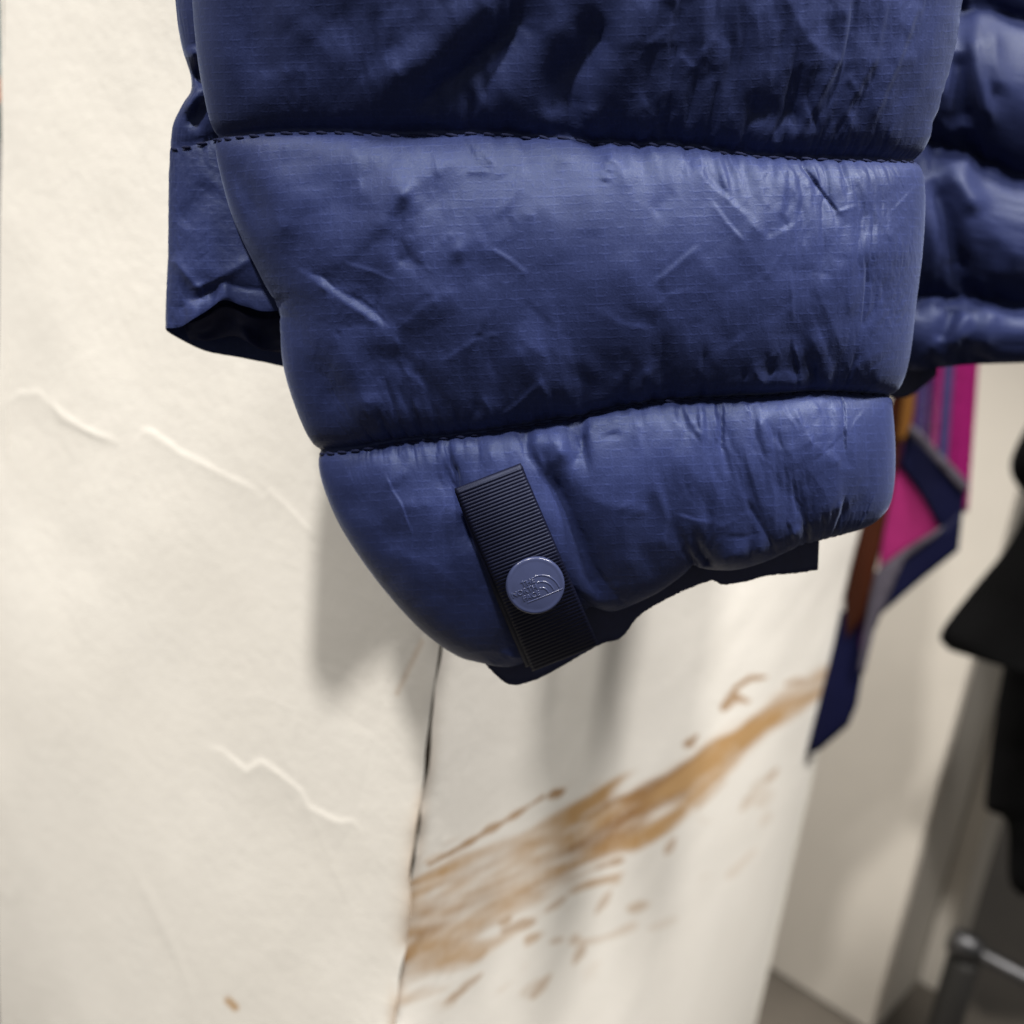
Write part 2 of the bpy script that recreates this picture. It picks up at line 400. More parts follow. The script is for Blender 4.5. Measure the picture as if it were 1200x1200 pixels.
# ------------------------------------------------------------------ quilted cloth solver
def relax(T, pin, eu, ev, its, seed, periodic=True, press=0.0, noise=0.0006, pull=(.03, .02, .008, .003), bend=.12):
    T = T.astype(np.float32); rng = np.random.default_rng(seed); X = None; prev = None
    for li, s in enumerate((8, 4, 2, 1)):
        tg = T[::s, ::s]; pn = pin[::s, ::s, None]; R, C, _ = tg.shape
        if X is None:
            X = tg + rng.standard_normal(tg.shape).astype(np.float32) * noise
        else:
            D = X - prev
            r = np.linspace(0, D.shape[0] - 1, R); r0 = np.minimum(r.astype(int), D.shape[0] - 2); fr = (r - r0)[:, None, None].astype(np.float32)
            D = D[r0] * (1 - fr) + D[r0 + 1] * fr
            if periodic: c = np.arange(C) / 2.0; c0 = c.astype(int) % D.shape[1]; c1 = (c0 + 1) % D.shape[1]
            else: c = np.linspace(0, D.shape[1] - 1, C); c0 = np.minimum(c.astype(int), D.shape[1] - 2); c1 = c0 + 1
            fc = (c - c.astype(int))[None, :, None].astype(np.float32)
            if not periodic: fc = (c - c0)[None, :, None].astype(np.float32)
            D = D[:, c0] * (1 - fc) + D[:, c1] * fc
            X = tg + D + rng.standard_normal(tg.shape).astype(np.float32) * noise / (2 ** li) * .35
        prev = tg
        EU = (1 + eu[::s, ::s])[..., None].astype(np.float32); EV = (1 + ev[::s, ::s])[..., None].astype(np.float32)
        nrm = lambda d: np.sqrt((d * d).sum(-1, keepdims=True)) + 1e-9
        rr = nrm(tg[1:] - tg[:-1]) * EV[:-1]
        tg_n = np.roll(tg, -1, 1); rc = nrm(tg_n - tg) * EU
        d1 = nrm(tg[1:, 1:] - tg[:-1, :-1]) * (EU[:-1, :-1] + EV[:-1, :-1]) / 2
        d2 = nrm(tg[1:, :-1] - tg[:-1, 1:]) * (EU[:-1, :-1] + EV[:-1, :-1]) / 2
        br = nrm(tg[2:] - tg[:-2]); bc = nrm(np.roll(tg, -2, 1) - tg)
        free = 1 - pn
        for it in range(its[li]):
            if press:
                du = np.roll(X, -1, 1) - np.roll(X, 1, 1); dv = np.gradient(X, axis=0)
                n = np.cross(dv, du); n /= nrm(n); X += n * (press * s)
            for k in (0, 1):                                       # along the sleeve
                a = X[k:-1:2]; b = X[k + 1::2]; a = a[:len(b)]; d = b - a; l = nrm(d); q = d * (.5 * (l - rr[k::2][:len(b)]) / l)
                X[k:k + 2 * len(b):2][:len(b)] += q; X[k + 1::2] -= q
            for k in (0, 1):                                       # around it
                if not periodic and k == 1:
                    a = X[:, 1:-1:2]; b = X[:, 2::2]; w = min(a.shape[1], b.shape[1]); d = b[:, :w] - a[:, :w]; l = nrm(d); q = d * (.5 * (l - rc[:, 1:1 + 2 * w:2]) / l)
                    X[:, 1:1 + 2 * w:2] += q; X[:, 2:2 + 2 * w:2] -= q
                elif k == 0:
                    w = C // 2
                    a = X[:, 0:2 * w:2]; b = X[:, 1:2 * w:2]; d = b - a; l = nrm(d); q = d * (.5 * (l - rc[:, 0:2 * w:2]) / l)
                    X[:, 0:2 * w:2] += q; X[:, 1:2 * w:2] -= q
                else:
                    a = X[:, 1::2]; b = np.roll(X[:, 0::2], -1, 1); d = b - a; l = nrm(d); q = d * (.5 * (l - rc[:, 1::2]) / l)
                    X[:, 1::2] += q; X[:, 0::2] -= np.roll(q, 1, 1)
            d = X[1:, 1:] - X[:-1, :-1]; l = nrm(d); q = d * (.18 * (l - d1) / l); X[:-1, :-1] += q; X[1:, 1:] -= q
            d = X[1:, :-1] - X[:-1, 1:]; l = nrm(d); q = d * (.18 * (l - d2) / l); X[:-1, 1:] += q; X[1:, :-1] -= q
            d = X[2:] - X[:-2]; l = nrm(d); q = d * (bend * np.minimum(0, l - br) / l); X[:-2] += q; X[2:] -= q
            if periodic:
                d = np.roll(X, -2, 1) - X; l = nrm(d); q = d * (bend * np.minimum(0, l - bc) / l); X += q; X -= np.roll(q, 2, 1)
            else:
                d = X[:, 2:] - X[:, :-2]; l = nrm(d); q = d * (bend * np.minimum(0, l - bc[:, :-2]) / l); X[:, :-2] += q; X[:, 2:] -= q
            X += (tg - X) * pull[li]
            X = X * free + tg * pn
    return X

def coons(rows, lefts, rights, nrows, t):
    """picture positions of a quilted panel: rows = seam curves, lefts/rights = outline between them"""
    px, py, base = [], [], []
    for k in range(len(rows) - 1):
        n = nrows[k]; w = np.linspace(0, 1, n, endpoint=False)
        if k == len(rows) - 2: w = np.linspace(0, 1, n + 1)
        A = pl(rows[k], t); B = pl(rows[k + 1], t)
        G = A[None] * (1 - w)[:, None, None] + B[None] * w[:, None, None]
        wc = w[:, None]
        E0 = np.array(rows[k][0]) * (1 - wc) + np.array(rows[k + 1][0]) * wc; E1 = np.array(rows[k][-1]) * (1 - wc) + np.array(rows[k + 1][-1]) * wc
        Lo = pl([rows[k][0]] + lefts[k] + [rows[k + 1][0]], w) if lefts[k] else E0
        Ro = pl([rows[k][-1]] + rights[k] + [rows[k + 1][-1]], w) if rights[k] else E1
        G = G + (Lo - E0)[:, None] * (1 - t)[None, :, None] + (Ro - E1)[:, None] * t[None, :, None]
        px.append(G[..., 0]); py.append(G[..., 1]); base.append(w + k)
    return np.vstack(px), np.vstack(py), np.concatenate(base)

def puff(w, peak=.56, p=.62, ptop=None):
    """fat tube profile between two seams, fullest a little below the middle; ptop rounds the upper half"""
    a = math.log(.5) / math.log(peak); x = np.clip(w, 0, 1) ** a
    q = np.where(x < .5, p if ptop is None else ptop, p)
    return np.clip(np.sin(np.pi * x), 0, 1) ** q

# ------------------------------------------------------------------ the down jacket
jacket = empty('down_jacket', P(700, 560, .36), 'navy quilted down jacket hanging with its snapped cuff towards the viewer', 'jacket')

S0 = [(215, -330), (500, -340), (800, -340), (1135, -330)]
S1 = [(256, 160), (330, 153), (400, 153), (480, 157), (560, 155), (640, 160), (720, 167), (800, 170), (870, 180), (930, 184), (1000, 186), (1070, 188)]
S2 = [(376, 527), (420, 523), (470, 515), (560, 506), (620, 497), (680, 487), (760, 471), (850, 465), (900, 463), (960, 459), (1042, 463)]
S3 = [(560, 773), (605, 779), (650, 753), (690, 712), (721, 715), (768, 695), (798, 674), (812, 662), (823, 665), (860, 666), (897, 655), (933, 637), (959, 630), (1007, 617), (1022, 604)]
LEFTS = [[(230, -150), (238, 0), (243, 70), (251, 118)],
         [(266, 195), (284, 255), (318, 322), (338, 362), (342, 420), (353, 465)],
         [(381, 552), (401, 602), (428, 645), (460, 687), (505, 735)]]
RIGHTS = [[(1130, -150), (1113, 0), (1104, 60), (1090, 112), (1079, 150)],
          [(1071, 240), (1067, 300), (1060, 360), (1055, 415), (1048, 448)],
          [(1036, 474), (1038, 520), (1037, 565), (1032, 598)]]
NR_ = [128, 152, 120]; CF, CB = 448, 128
th = np.linspace(0, np.pi, CF + 1)[:-1]
n_se = 2.0
tf = (1 - np.sign(np.cos(th)) * np.abs(np.cos(th)) ** .72) / 2
thb = np.linspace(0, np.pi, CB + 1)[:-1]
tb = (1 + np.sign(np.cos(thb)) * np.abs(np.cos(thb)) ** .8) / 2
PXf, PYf, Wv = coons([S0, S1, S2, S3], LEFTS, RIGHTS, NR_, tf)
PXb, PYb, _ = coons([S0, S1, S2, S3], LEFTS, RIGHTS, NR_, tb)
def dmid(px, py): return 0.288 + 0.058 * (py - 500) / 1200 + 0.012 * (px - 650) / 1200
kk = np.clip(Wv.astype(int), 0, 2); ww = Wv - kk
prof = np.zeros(len(Wv))
for k, (pk, pw, pt_) in enumerate([(.46, 1.0, .8), (.50, .82, .90), (.50, .62, .90)]):
    sel = kk == k; prof[sel] = puff(ww[sel], pk, pw, pt_)
prof[-1] = 0
seamT = np.interp(Wv, [0, 1, 2, 3], [.021, .0205, .0185, .0075]); addT = np.interp(Wv, [0, 1, 1.01, 2, 2.01, 3], [.011, .011, .0105, .0105, .0105, .0105])
thick = (seamT + addT * prof)[:, None]
env = np.sin(th)[None, :] ** .85
FOLDS = [
 # upper baffle
 ('g', 30, -2.8, [(640, 0), (560, 70), (500, 130), (480, 152)]), ('g', 20, 2.5, [(600, -20), (520, 50), (440, 110)]),
 ('g', 26, -2.4, [(710, 20), (660, 90), (640, 140)]), ('g', 22, 1.5, [(770, -10), (725, 60), (695, 125)]),
 ('g', 14, 2.2, [(690, 120), (694, 140)]), ('g', 9, -2.0, [(672, 110), (680, 150)]),
 ('s', 16, 1.5, [(985, -20), (978, 60), (950, 120), (925, 165)]), ('s', 12, 1.2, [(1030, -10), (1015, 70), (975, 140)]),
 ('s', 10, 1.3, [(1065, 0), (1045, 60), (1010, 150)]), ('c', 9, 1.0, [(1090, 10), (1060, 110), (1030, 160)]),
 ('c', 10, .9, [(900, -30), (930, 30), (945, 50)]), ('c', 8, .9, [(820, -40), (818, 60)]),
 ('g', 12, 3.0, [(1030, 160), (1045, 160)]), ('g', 18, -2.5, [(860, 120), (900, 140), (940, 130)]),
 ('g', 26, -1.6, [(300, -60), (306, 60), (330, 140)]), ('g', 24, 1.6, [(270, -80), (275, 100)]),
 # middle baffle
 ('g', 13, -3.5, [(262, 176), (282, 200), (305, 232), (322, 262)]), ('g', 16, 1.4, [(310, 185), (345, 235), (345, 280)]),
 ('s', 30, 1.8, [(345, 305), (400, 345), (462, 386)]), ('c', 14, 1.4, [(465, 388), (500, 358), (545, 335)]),
 ('s', 40, 1.0, [(545, 185), (475, 235), (415, 300), (385, 320)]), ('g', 16, -1.4, [(340, 360), (390, 420), (400, 480)]),
 ('g', 16, 1.6, [(365, 380), (425, 440), (440, 490)]), ('g', 12, -1.2, [(440, 400), (500, 440), (520, 480)]),
 ('s', 14, 1.2, [(790, 180), (830, 225), (885, 270)]), ('s', 16, .9, [(870, 190), (905, 215), (940, 225)]),
 ('s', 14, .9, [(870, 262), (895, 283), (930, 265)]), ('c', 10, .9, [(960, 190), (985, 250), (988, 320), (985, 370)]),
 ('c', 8, .9, [(990, 195), (1010, 245), (1035, 290)]), ('c', 8, .8, [(1020, 195), (1055, 245), (1072, 270)]),
 ('c', 10, .9, [(945, 325), (965, 370), (985, 420)]), ('c', 14, 1.2, [(1062, 398), (1020, 408), (985, 432)]),
 ('g', 16, -.8, [(935, 245), (905, 270)]), ('g', 20, 1.2, [(985, 290), (1030, 300), (1070, 285)]),
 ('g', 30, -1.2, [(660, 450), (740, 435), (800, 450)]), ('g', 18, -1.8, [(880, 430), (930, 425), (960, 440)]),
 ('g', 13, 2.4, [(840, 452), (900, 445), (945, 450)]), ('g', 26, 1.5, [(600, 400), (640, 440), (650, 470)]),
 # lower baffle
 ('g', 22, -4.5, [(640, 545), (668, 600), (690, 670), (705, 700)]), ('g', 16, 3.0, [(620, 512), (650, 522), (660, 545)]),
 ('g', 20, -3.0, [(520, 540), (545, 590), (560, 640)]), ('g', 15, 1.8, [(440, 535), (470, 570)]), ('c', 12, 1.5, [(440, 620), (480, 590), (520, 590)]),
 ('c', 12, 1.2, [(450, 640), (510, 655), (560, 700)]), ('g', 14, -1.8, [(400, 575), (450, 600), (470, 640)]),
 ('s', 20, 2.2, [(1000, 570), (950, 605), (880, 645), (840, 665)]), ('c', 10, .9, [(1000, 570), (985, 510), (960, 470)]),
 ('g', 14, -2.8, [(805, 655), (828, 640)]), ('g', 16, 2.2, [(835, 650), (900, 640)]), ('c', 12, -1.0, [(880, 480), (915, 530)]),
 ('s', 16, 1.2, [(920, 475), (945, 520), (1000, 560)]), ('g', 20, -1.2, [(830, 490), (850, 560), (820, 620)]), ('g', 14, -1.4, [(700, 500), (720, 520)]),
 ('g', 14, -2.0, [(570, 775), (600, 740), (610, 700)]), ('c', 9, 1.6, [(545, 757), (580, 752), (610, 765)]),
]
rg = random.Random(21)
EXTRA = []
def seam_y(Sx, x):
    q = np.array(Sx); return float(np.interp(x, q[:, 0], q[:, 1]))
for Sx, xa, xb, dn, up in ((S1, 270, 1070, 1, 1), (S2, 385, 1045, 1, 1), (S3, 720, 1000, 0, 1)):
    x = xa
    while x < xb:
        rt = (x - 250) / 800
        for sg in ([1] if dn else []) + ([-1] if up else []):
            if rg.random() < (.5 + .35 * rt):
                ln = rg.uniform(14, 46) * (1 + .8 * rt); y0 = seam_y(Sx, min(max(x, xa), xb)); lean = rg.uniform(-.5, .7) + (.25 * sg if rt > .6 else 0)
                EXTRA.append((rg.choice('gcs'), rg.uniform(3.5, 7.5), rg.choice((1, 1, -1)) * rg.uniform(.4, 1.15), [(x, y0 + sg * 2), (x + lean * ln * .5, y0 + sg * ln * .55), (x + lean * ln, y0 + sg * ln)]))
        x += rg.uniform(9, 24)
for i in range(95):
    x, y = rg.uniform(260, 1080), rg.uniform(-20, 700); a = rg.choice((rg.gauss(1.3, .35), rg.gauss(-.7, .4), rg.uniform(0, 3.14))); ln = rg.uniform(18, 65)
    b = a + rg.uniform(-.5, .5)
    p1_ = (x + ln * math.cos(a), y + ln * math.sin(a)); p2_ = (p1_[0] + ln * .8 * math.cos(b), p1_[1] + ln * .8 * math.sin(b))
    kd = rg.choice('sgsg'); EXTRA.append((kd, rg.uniform(9, 22), (1 if kd == 's' else rg.choice((1, -1))) * rg.uniform(.3, .8), [(x, y), p1_, p2_]))
for i in range(90):                                   # crisp paper-like creases
    x, y = rg.uniform(270, 1080), rg.uniform(-20, 690); a = rg.choice((rg.gauss(1.3, .3), rg.gauss(-.75, .35), rg.gauss(.5, .4))); ln = rg.uniform(14, 44)
    b = a + rg.uniform(-.45, .45)
    p1_ = (x + ln * math.cos(a), y + ln * math.sin(a)); p2_ = (p1_[0] + ln * .9 * math.cos(b), p1_[1] + ln * .9 * math.sin(b))
    EXTRA.append(('c', rg.uniform(9, 24), rg.choice((1, 1, -.45)) * rg.uniform(.6, 1.4), [(x, y), p1_, p2_]))
hF = strokes(PXf, PYf, FOLDS + EXTRA) * np.clip(prof * 2.2, 0, 1)[:, None] * np.clip(env * 1.5, 0, 1)
# crumpled facets: cells of uneven flat-ish patches meeting in crisp creases
def facets(px, py, cell, seed, ang, stretch):
    g = np.random.default_rng(seed); ca, sa = math.cos(ang), math.sin(ang)
    u = (px * ca + py * sa) / (cell * stretch); v = (-px * sa + py * ca) / cell
    u = u + .10 * wave_noise(px / 60, py / 60, seed + 1, 16); v = v + .10 * wave_noise(px / 60, py / 60, seed + 2, 16)
    iu, iv = np.floor(u).astype(int), np.floor(v).astype(int); J = g.random((64, 64, 4)); best = np.full(px.shape, 9.)
    for a in (-1, 0, 1):
        for b in (-1, 0, 1):
            j = J[(iu + a) % 64, (iv + b) % 64]
            d = np.sqrt((u - iu - a - j[..., 0]) ** 2 + (v - iv - b - j[..., 1]) ** 2 + .03) * (.8 + .4 * j[..., 2]) + .35 * j[..., 3]
            best = np.minimum(best, d)
    return best - best.mean()
zone_ = np.clip(.45 + .95 * sstep(.50, .85, tf)[None] + .45 * sstep(.40, .12, tf)[None] + .35 * wave_noise(PXf / 130, PYf / 130, 71, 20), .06, 1.3)
hC = (facets(PXf, PYf, 62, 81, 1.25, 1.7) * 1.15 - facets(PXf, PYf, 44, 82, -.65, 1.6) * .7 + facets(PXf, PYf, 24, 83, 1.0, 1.8) * .32) * 1e-3 * zone_
hF = hF + hC * np.clip(prof * 2.5, 0, 1)[:, None] * np.clip(env * 1.5, 0, 1)
Df = dmid(PXf, PYf) - thick * env - hF
Db = dmid(PXb, PYb) + (thick * .62) * (np.sin(thb)[None, :] ** .8)
Tgt = np.concatenate([P(PXf, PYf, Df), P(PXb, PYb, Db)], axis=1)
R_, C_ = Tgt.shape[:2]
pin = np.zeros((R_, C_))
for r in (0, NR_[0], NR_[0] + NR_[1], R_ - 1): pin[r] = 1
near = np.exp(-np.minimum(ww, 1 - ww) / .13)[:, None]
dens = np.clip(.75 + .75 * fnoise(R_, C_, 30, 34, 3), .05, 2.4)
right = np.concatenate([sstep(.55, .95, tf), sstep(.55, .95, tb)])[None, :]
eu = (.028 + .034 * near + .012 * right) * dens; ev = (.013 + .003 * right) * dens + 0 * near
X = relax(Tgt, pin, eu, ev, (160, 90, 50, 24), 7, press=.00001, noise=.0012, pull=(.02, .012, .006, .002), bend=.2)
# the last, finest creases stay crisp: laid on after the cloth has settled
fine_ = []
for i in range(110):
    x, y = rg.uniform(270, 1075), rg.uniform(-10, 690); x = x if rg.random() < .45 else rg.uniform(840, 1075)
    a = rg.choice((rg.gauss(1.35, .3), rg.gauss(-.7, .4), rg.gauss(.6, .5))); ln = rg.uniform(12, 40); b = a + rg.uniform(-.5, .5)
    p1_ = (x + ln * math.cos(a), y + ln * math.sin(a)); fine_.append((rg.choice('scc'), rg.uniform(5, 13), rg.choice((1, 1, -.6)) * rg.uniform(.2, .55), [(x, y), p1_, (p1_[0] + ln * math.cos(b), p1_[1] + ln * math.sin(b))]))
hP = strokes(PXf, PYf, fine_) + (facets(PXf, PYf, 50, 91, 1.2, 1.9) * .6 - facets(PXf, PYf, 34, 92, -.7, 1.7) * .5) * 1e-3 * zone_
hP = hP * np.clip(prof * 2.5, 0, 1)[:, None] * np.clip(env * 1.4, 0, 1)
vd_ = CAM - X[:, :CF]; vd_ /= np.linalg.norm(vd_, axis=2, keepdims=True)
X = X.copy(); X[:, :CF] += vd_ * hP[..., None]
SLEEVE = X
# turn the cuff edge inside
lip = []
Pc = X[-1]; cin = Pc.mean(0)
for j, (ins, up) in enumerate([(.05, .0005), (.10, .003), (.12, .010), (.10, .022)]):
    q = Pc + (cin - Pc) * ins * .35; q = q + RW[2][None] * 0 + np.array([0, 0, up]); lip.append(q)
Xall = np.concatenate([X] + [l[None] for l in lip], 0)
me = mesh_np('sleeve', Xall, grid_faces(Xall.shape[0], C_, periodic=True))
rows_px = np.concatenate([PYf, PYb], 1); cols_px = np.concatenate([PXf, PXb], 1)
uv = np.stack([cols_px, 1200 - rows_px], -1) / 1000
uv = np.concatenate([uv] + [uv[-1:]] * 4, 0)
ca, sa = math.cos(.035), math.sin(.035); uv = uv @ np.array([[ca, -sa], [sa, ca]])
set_uv(me, uv)
sleeve = link('sleeve', me, M_NAVY, jacket)

# hem facing that shows below the cuff
def strip(name, top, bot, dep, mat, parent, n=160, mrows=10, seed=1, wob=.0008, thick=.0016, fray=.45):
    a = pl(top, n); b = pl(bot, n); w = np.linspace(0, 1, mrows)[:, None, None]
    b = b + np.random.default_rng(seed).standard_normal((n, 2)) * np.array([.3, fray]) * .6
    G = a[None] * (1 - w) + b[None] * w
    d = dep(G[..., 0], G[..., 1]) + fnoise(mrows, n, 4, 9, seed) * wob
    f = P(G[..., 0], G[..., 1], d); k = P(G[..., 0], G[..., 1], d + thick)
    V = np.concatenate([f.reshape(-1, 3), k.reshape(-1, 3)]); nf = mrows * n
    q1 = grid_faces(mrows, n); q2 = grid_faces(mrows, n, flip=True) + nf
    rim = []
    idx = np.arange(nf).reshape(mrows, n); loop = np.r_[idx[0], idx[1:, -1], idx[-1, ::-1][1:], idx[::-1, 0][1:-1]]
    for i in range(len(loop)):
        u, v = loop[i], loop[(i + 1) % len(loop)]; rim.append([u, v, v + nf, u + nf])
    m_ = mesh_np(name, V, np.vstack([q1, q2, rim]))
    uvs = np.concatenate([np.stack([G[..., 0], 1200 - G[..., 1]], -1).reshape(-1, 2)] * 2) / 1000
    set_uv(m_, uvs)
    return link(name, m_, mat, parent)
strip('hem_facing', [(560, 740), (640, 715), (720, 690), (800, 660), (880, 640), (961, 610)],
      [(562, 770), (580, 790), (602, 803), (640, 791), (700, 757), (728, 747), (750, 721), (787, 699), (831, 681), (845, 685), (860, 684), (880, 680), (897, 675), (930, 672), (959, 668)],
      lambda x, y: dmid(x, y) - .004, M_LINE, jacket, seed=5)

# stitches along the seams
def stitch_mesh():
    bm = bmesh.new()
    bmesh.ops.create_uvsphere(bm, u_segments=8, v_segments=6, radius=1)
    bmesh.ops.scale(bm, vec=(.0017, .00045, .0004), verts=bm.verts)
    for f in bm.faces: f.smooth = True
    me = bpy.data.meshes.new('stitch'); bm.to_mesh(me); bm.free(); me.materials.append(M_THREAD); return me
SM = stitch_mesh()
def stitches(line, pitch, parent, jit=.0, seed=0, lift=.0006, scale=1.0):
    rg = random.Random(seed)
    line = np.asarray(line); s = np.r_[0, np.cumsum(np.linalg.norm(np.diff(line, axis=0), axis=1))]
    n = int(s[-1] / pitch)
    for i in range(n):
        q = (i + .5) * pitch
        p = np.array([np.interp(q, s, line[:, k]) for k in range(3)]); e = np.array([np.interp(min(q + .001, s[-1]), s, line[:, k]) for k in range(3)]) - np.array([np.interp(max(q - .001, 0), s, line[:, k]) for k in range(3)])
        x = Vector(e).normalized(); v = Vector(CAM - p).normalized(); y = v.cross(x).normalized(); z = x.cross(y)
        o = bpy.data.objects.new('stitch', SM); COL.objects.link(o)
        rot = Matrix((x, y, z)).transposed().to_4x4() @ Matrix.Rotation(-.13 + rg.uniform(-.08, .08), 4, 'Z') @ Matrix.Rotation(rg.uniform(-.1, .1), 4, 'Y')
        sc = Matrix.Diagonal((rg.uniform(.85, 1.1) * scale, 1, 1, 1))
        o.parent = parent; o.matrix_parent_inverse = parent.matrix_world.inverted()
        o.matrix_basis = Matrix.Translation(Vector(p) + v * lift) @ rot @ sc
bpy.context.view_layer.update()
vis = slice(10, CF - 8)
stitches(X[NR_[0] + 2, vis], .0046, sleeve, seed=1)
stitches(X[NR_[0] + NR_[1] + 2, vis], .0044, sleeve, seed=2)

# ------------------------------------------------------------------ the fold of the sleeve's underside at its left
A0 = [(196, -330), (240, -335), (300, -330)]
A1 = [(200, 173), (225, 169), (262, 160), (300, 158)]
A2 = [(195, 384), (212, 382), (236, 368), (262, 352), (285, 358), (310, 364), (345, 362), (375, 360)]
A2b = [(195, 385), (205, 393), (240, 410), (280, 418), (310, 424), (345, 431), (375, 432)]
AL = [[(200, -120), (206, 0), (212, 48), (224, 98), (214, 122), (204, 145)], [(198, 220), (197, 300), (195, 350)]]
AR = [[(300, -100), (298, 60)], [(320, 230), (350, 300)]]
nr = [88, 88]; cf, cb = 96, 48
t1 = np.linspace(0, np.pi, cf + 1)[:-1]; t2 = np.linspace(0, np.pi, cb + 1)[:-1]
ta = (1 - np.cos(t1)) / 2; tbk = (1 + np.cos(t2)) / 2
PX1, PY1, W1 = coons([A0, A1, A2], AL, AR, nr, ta); PX2, PY2, _ = coons([A0, A1, A2b], AL, AR, nr, tbk)
k1 = np.clip(W1.astype(int), 0, 1); pr = puff(W1 - k1, .5, .6)
th1 = (np.interp(W1, [0, 1, 2], [.010, .006, .010]) + np.interp(W1, [0, 1, 1.01, 2], [.006, .006, .002, .002]) * pr)[:, None]
h1 = strokes(PX1, PY1, [('g', 12, -5, [(226, 100), (245, 75), (250, 40)]), ('s', 16, 3, [(212, 60), (240, 62), (246, 60)]), ('g', 12, 3, [(215, 130), (235, 95)]),
     ('g', 9, -2, [(238, 120), (222, 150)]), ('c', 9, 1.4, [(200, 300), (225, 330), (240, 345)]), ('g', 14, -1.5, [(212, 345), (235, 335), (262, 345)]),
     ('g', 16, -.8, [(250, 215), (230, 240), (210, 265)]), ('c', 9, -1.3, [(196, 362), (214, 360), (238, 346), (262, 332), (290, 338), (340, 342)]), ('g', 8, 1.2, [(225, 350), (230, 380)]), ('g', 8, 1.0, [(258, 330), (264, 355)]), ('c', 10, 1.2, [(300, 300), (250, 330), (215, 340)])])
d1_ = lambda x, y: dmid(x, y) + .008
D1 = d1_(PX1, PY1) - th1 * np.sin(t1)[None] ** .8 - h1 * np.clip(np.sin(t1)[None] * 1.6, 0, 1)
D2 = d1_(PX2, PY2) + .006 + th1 * .6 * np.sin(t2)[None]
T1 = np.concatenate([P(PX1, PY1, D1), P(PX2, PY2, D2)], 1)
p1 = np.zeros(T1.shape[:2]); p1[0] = 1; p1[88] = 1
n1 = np.exp(-np.minimum(W1 - k1, 1 - (W1 - k1)) / .12)[:, None] * np.ones(T1.shape[:2])
X1 = relax(T1, p1, .012 + .03 * n1, .008 + 0 * n1, (100, 60, 30, 10), 17, noise=.0004, bend=.3)
me = mesh_np('underside_fold', X1, grid_faces(X1.shape[0], X1.shape[1], periodic=True))
set_uv(me, np.stack([np.concatenate([PX1, PX2], 1), 1200 - np.concatenate([PY1, PY2], 1)], -1) / 1000)
fold = link('underside_fold', me, M_NAVY, jacket)
strip('inner_fold', [(214, 380), (238, 372), (264, 358), (300, 372), (352, 368)], [(222, 398), (248, 399), (276, 394), (308, 410), (352, 414)], lambda x, y: d1_(x, y) + .001, M_LINE, jacket, n=60, mrows=14, seed=12, wob=.0022, thick=.001)
bpy.context.view_layer.update()
stitches(X1[89, 4:60], .0046, fold, seed=3)

# ------------------------------------------------------------------ jacket body behind the sleeve, at the right
B_ = [[(960, -330), (1180, -330), (1420, -320)],
      [(965, -50), (1050, -40), (1110, 5), (1160, 12), (1205, 24), (1300, 40), (1420, 50)],
      [(965, 158), (1040, 160), (1085, 165), (1130, 178), (1175, 196), (1205, 205), (1300, 225), (1420, 240)],
      [(965, 352), (1030, 350), (1080, 347), (1130, 348), (1200, 355), (1300, 362), (1420, 365)],
      [(965, 426), (1030, 428), (1070, 434), (1100, 431), (1140, 427), (1200, 425), (1300, 420), (1420, 415)]]
nb = [48, 64, 64, 40]; cf2, cb2 = 160, 32
u1 = np.linspace(0, np.pi, cf2 + 1)[:-1]; u2 = np.linspace(0, np.pi, cb2 + 1)[:-1]
sa_ = (1 - np.sign(np.cos(u1)) * np.abs(np.cos(u1)) ** .7) / 2; sb_ = (1 + np.cos(u2)) / 2
e4 = [[], [], [], []]
QX, QY, QW = coons(B_, e4, e4, nb, sa_); QX2, QY2, _ = coons(B_, e4, e4, nb, sb_)
qk = np.clip(QW.astype(int), 0, 3); qp = puff(QW - qk, .5, .8)
tq = (.016 + np.interp(QW, [0, 3, 3.01, 4], [.012, .012, .008, .008]) * qp)[:, None]
dq = lambda x, y: .385 + .07 * (y - 300) / 1200 + .02 * (x - 1100) / 1200
hq = strokes(QX, QY, [('g', 9, 3, [(1140, 30), (1148, 90), (1160, 150)]), ('g', 8, 2.4, [(1160, 30), (1175, 110)]), ('g', 12, -3, [(1120, 60), (1130, 150)]),
     ('g', 14, 3.5, [(1115, 175), (1125, 210), (1150, 250)]), ('g', 12, -3, [(1090, 210), (1110, 260), (1130, 330)]), ('g', 10, 2.5, [(1200, 290), (1170, 330)]),
     ('g', 9, 2.4, [(1135, 365), (1115, 410)]), ('g', 8, -2, [(1120, 360), (1100, 400)]), ('g', 10, 2, [(1165, 360), (1150, 410)])])
Dq = dq(QX, QY) - tq * np.sin(u1)[None] ** .6 - hq * np.clip(qp * 1.5, 0, 1)[:, None]
Dq2 = dq(QX2, QY2) + .012 * np.sin(u2)[None]
Tq = np.concatenate([P(QX, QY, Dq), P(QX2, QY2, Dq2)], 1); pq = np.zeros(Tq.shape[:2])
for r in np.cumsum([0] + nb): pq[r] = 1
nq = np.exp(-np.minimum(QW - qk, 1 - (QW - qk)) / .18)[:, None] * np.ones(Tq.shape[:2])
Xq = relax(Tq, pq, .015 + .05 * nq, .008 + 0 * nq, (100, 60, 40, 20), 27, noise=.0006, bend=.3)
me = mesh_np('body_panel', Xq, grid_faces(Xq.shape[0], Xq.shape[1], periodic=True))
set_uv(me, np.stack([np.concatenate([QX, QX2], 1), 1200 - np.concatenate([QY, QY2], 1)], -1) / 1000)
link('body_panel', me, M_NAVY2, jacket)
# inner skirt of the body, dark, just under its hem
strip('body_lining', [(1030, 410), (1090, 410), (1100, 410)], [(1030, 462), (1062, 466), (1098, 440)], lambda x, y: dq(x, y) + .004, M_LINE, jacket, n=40, seed=9)

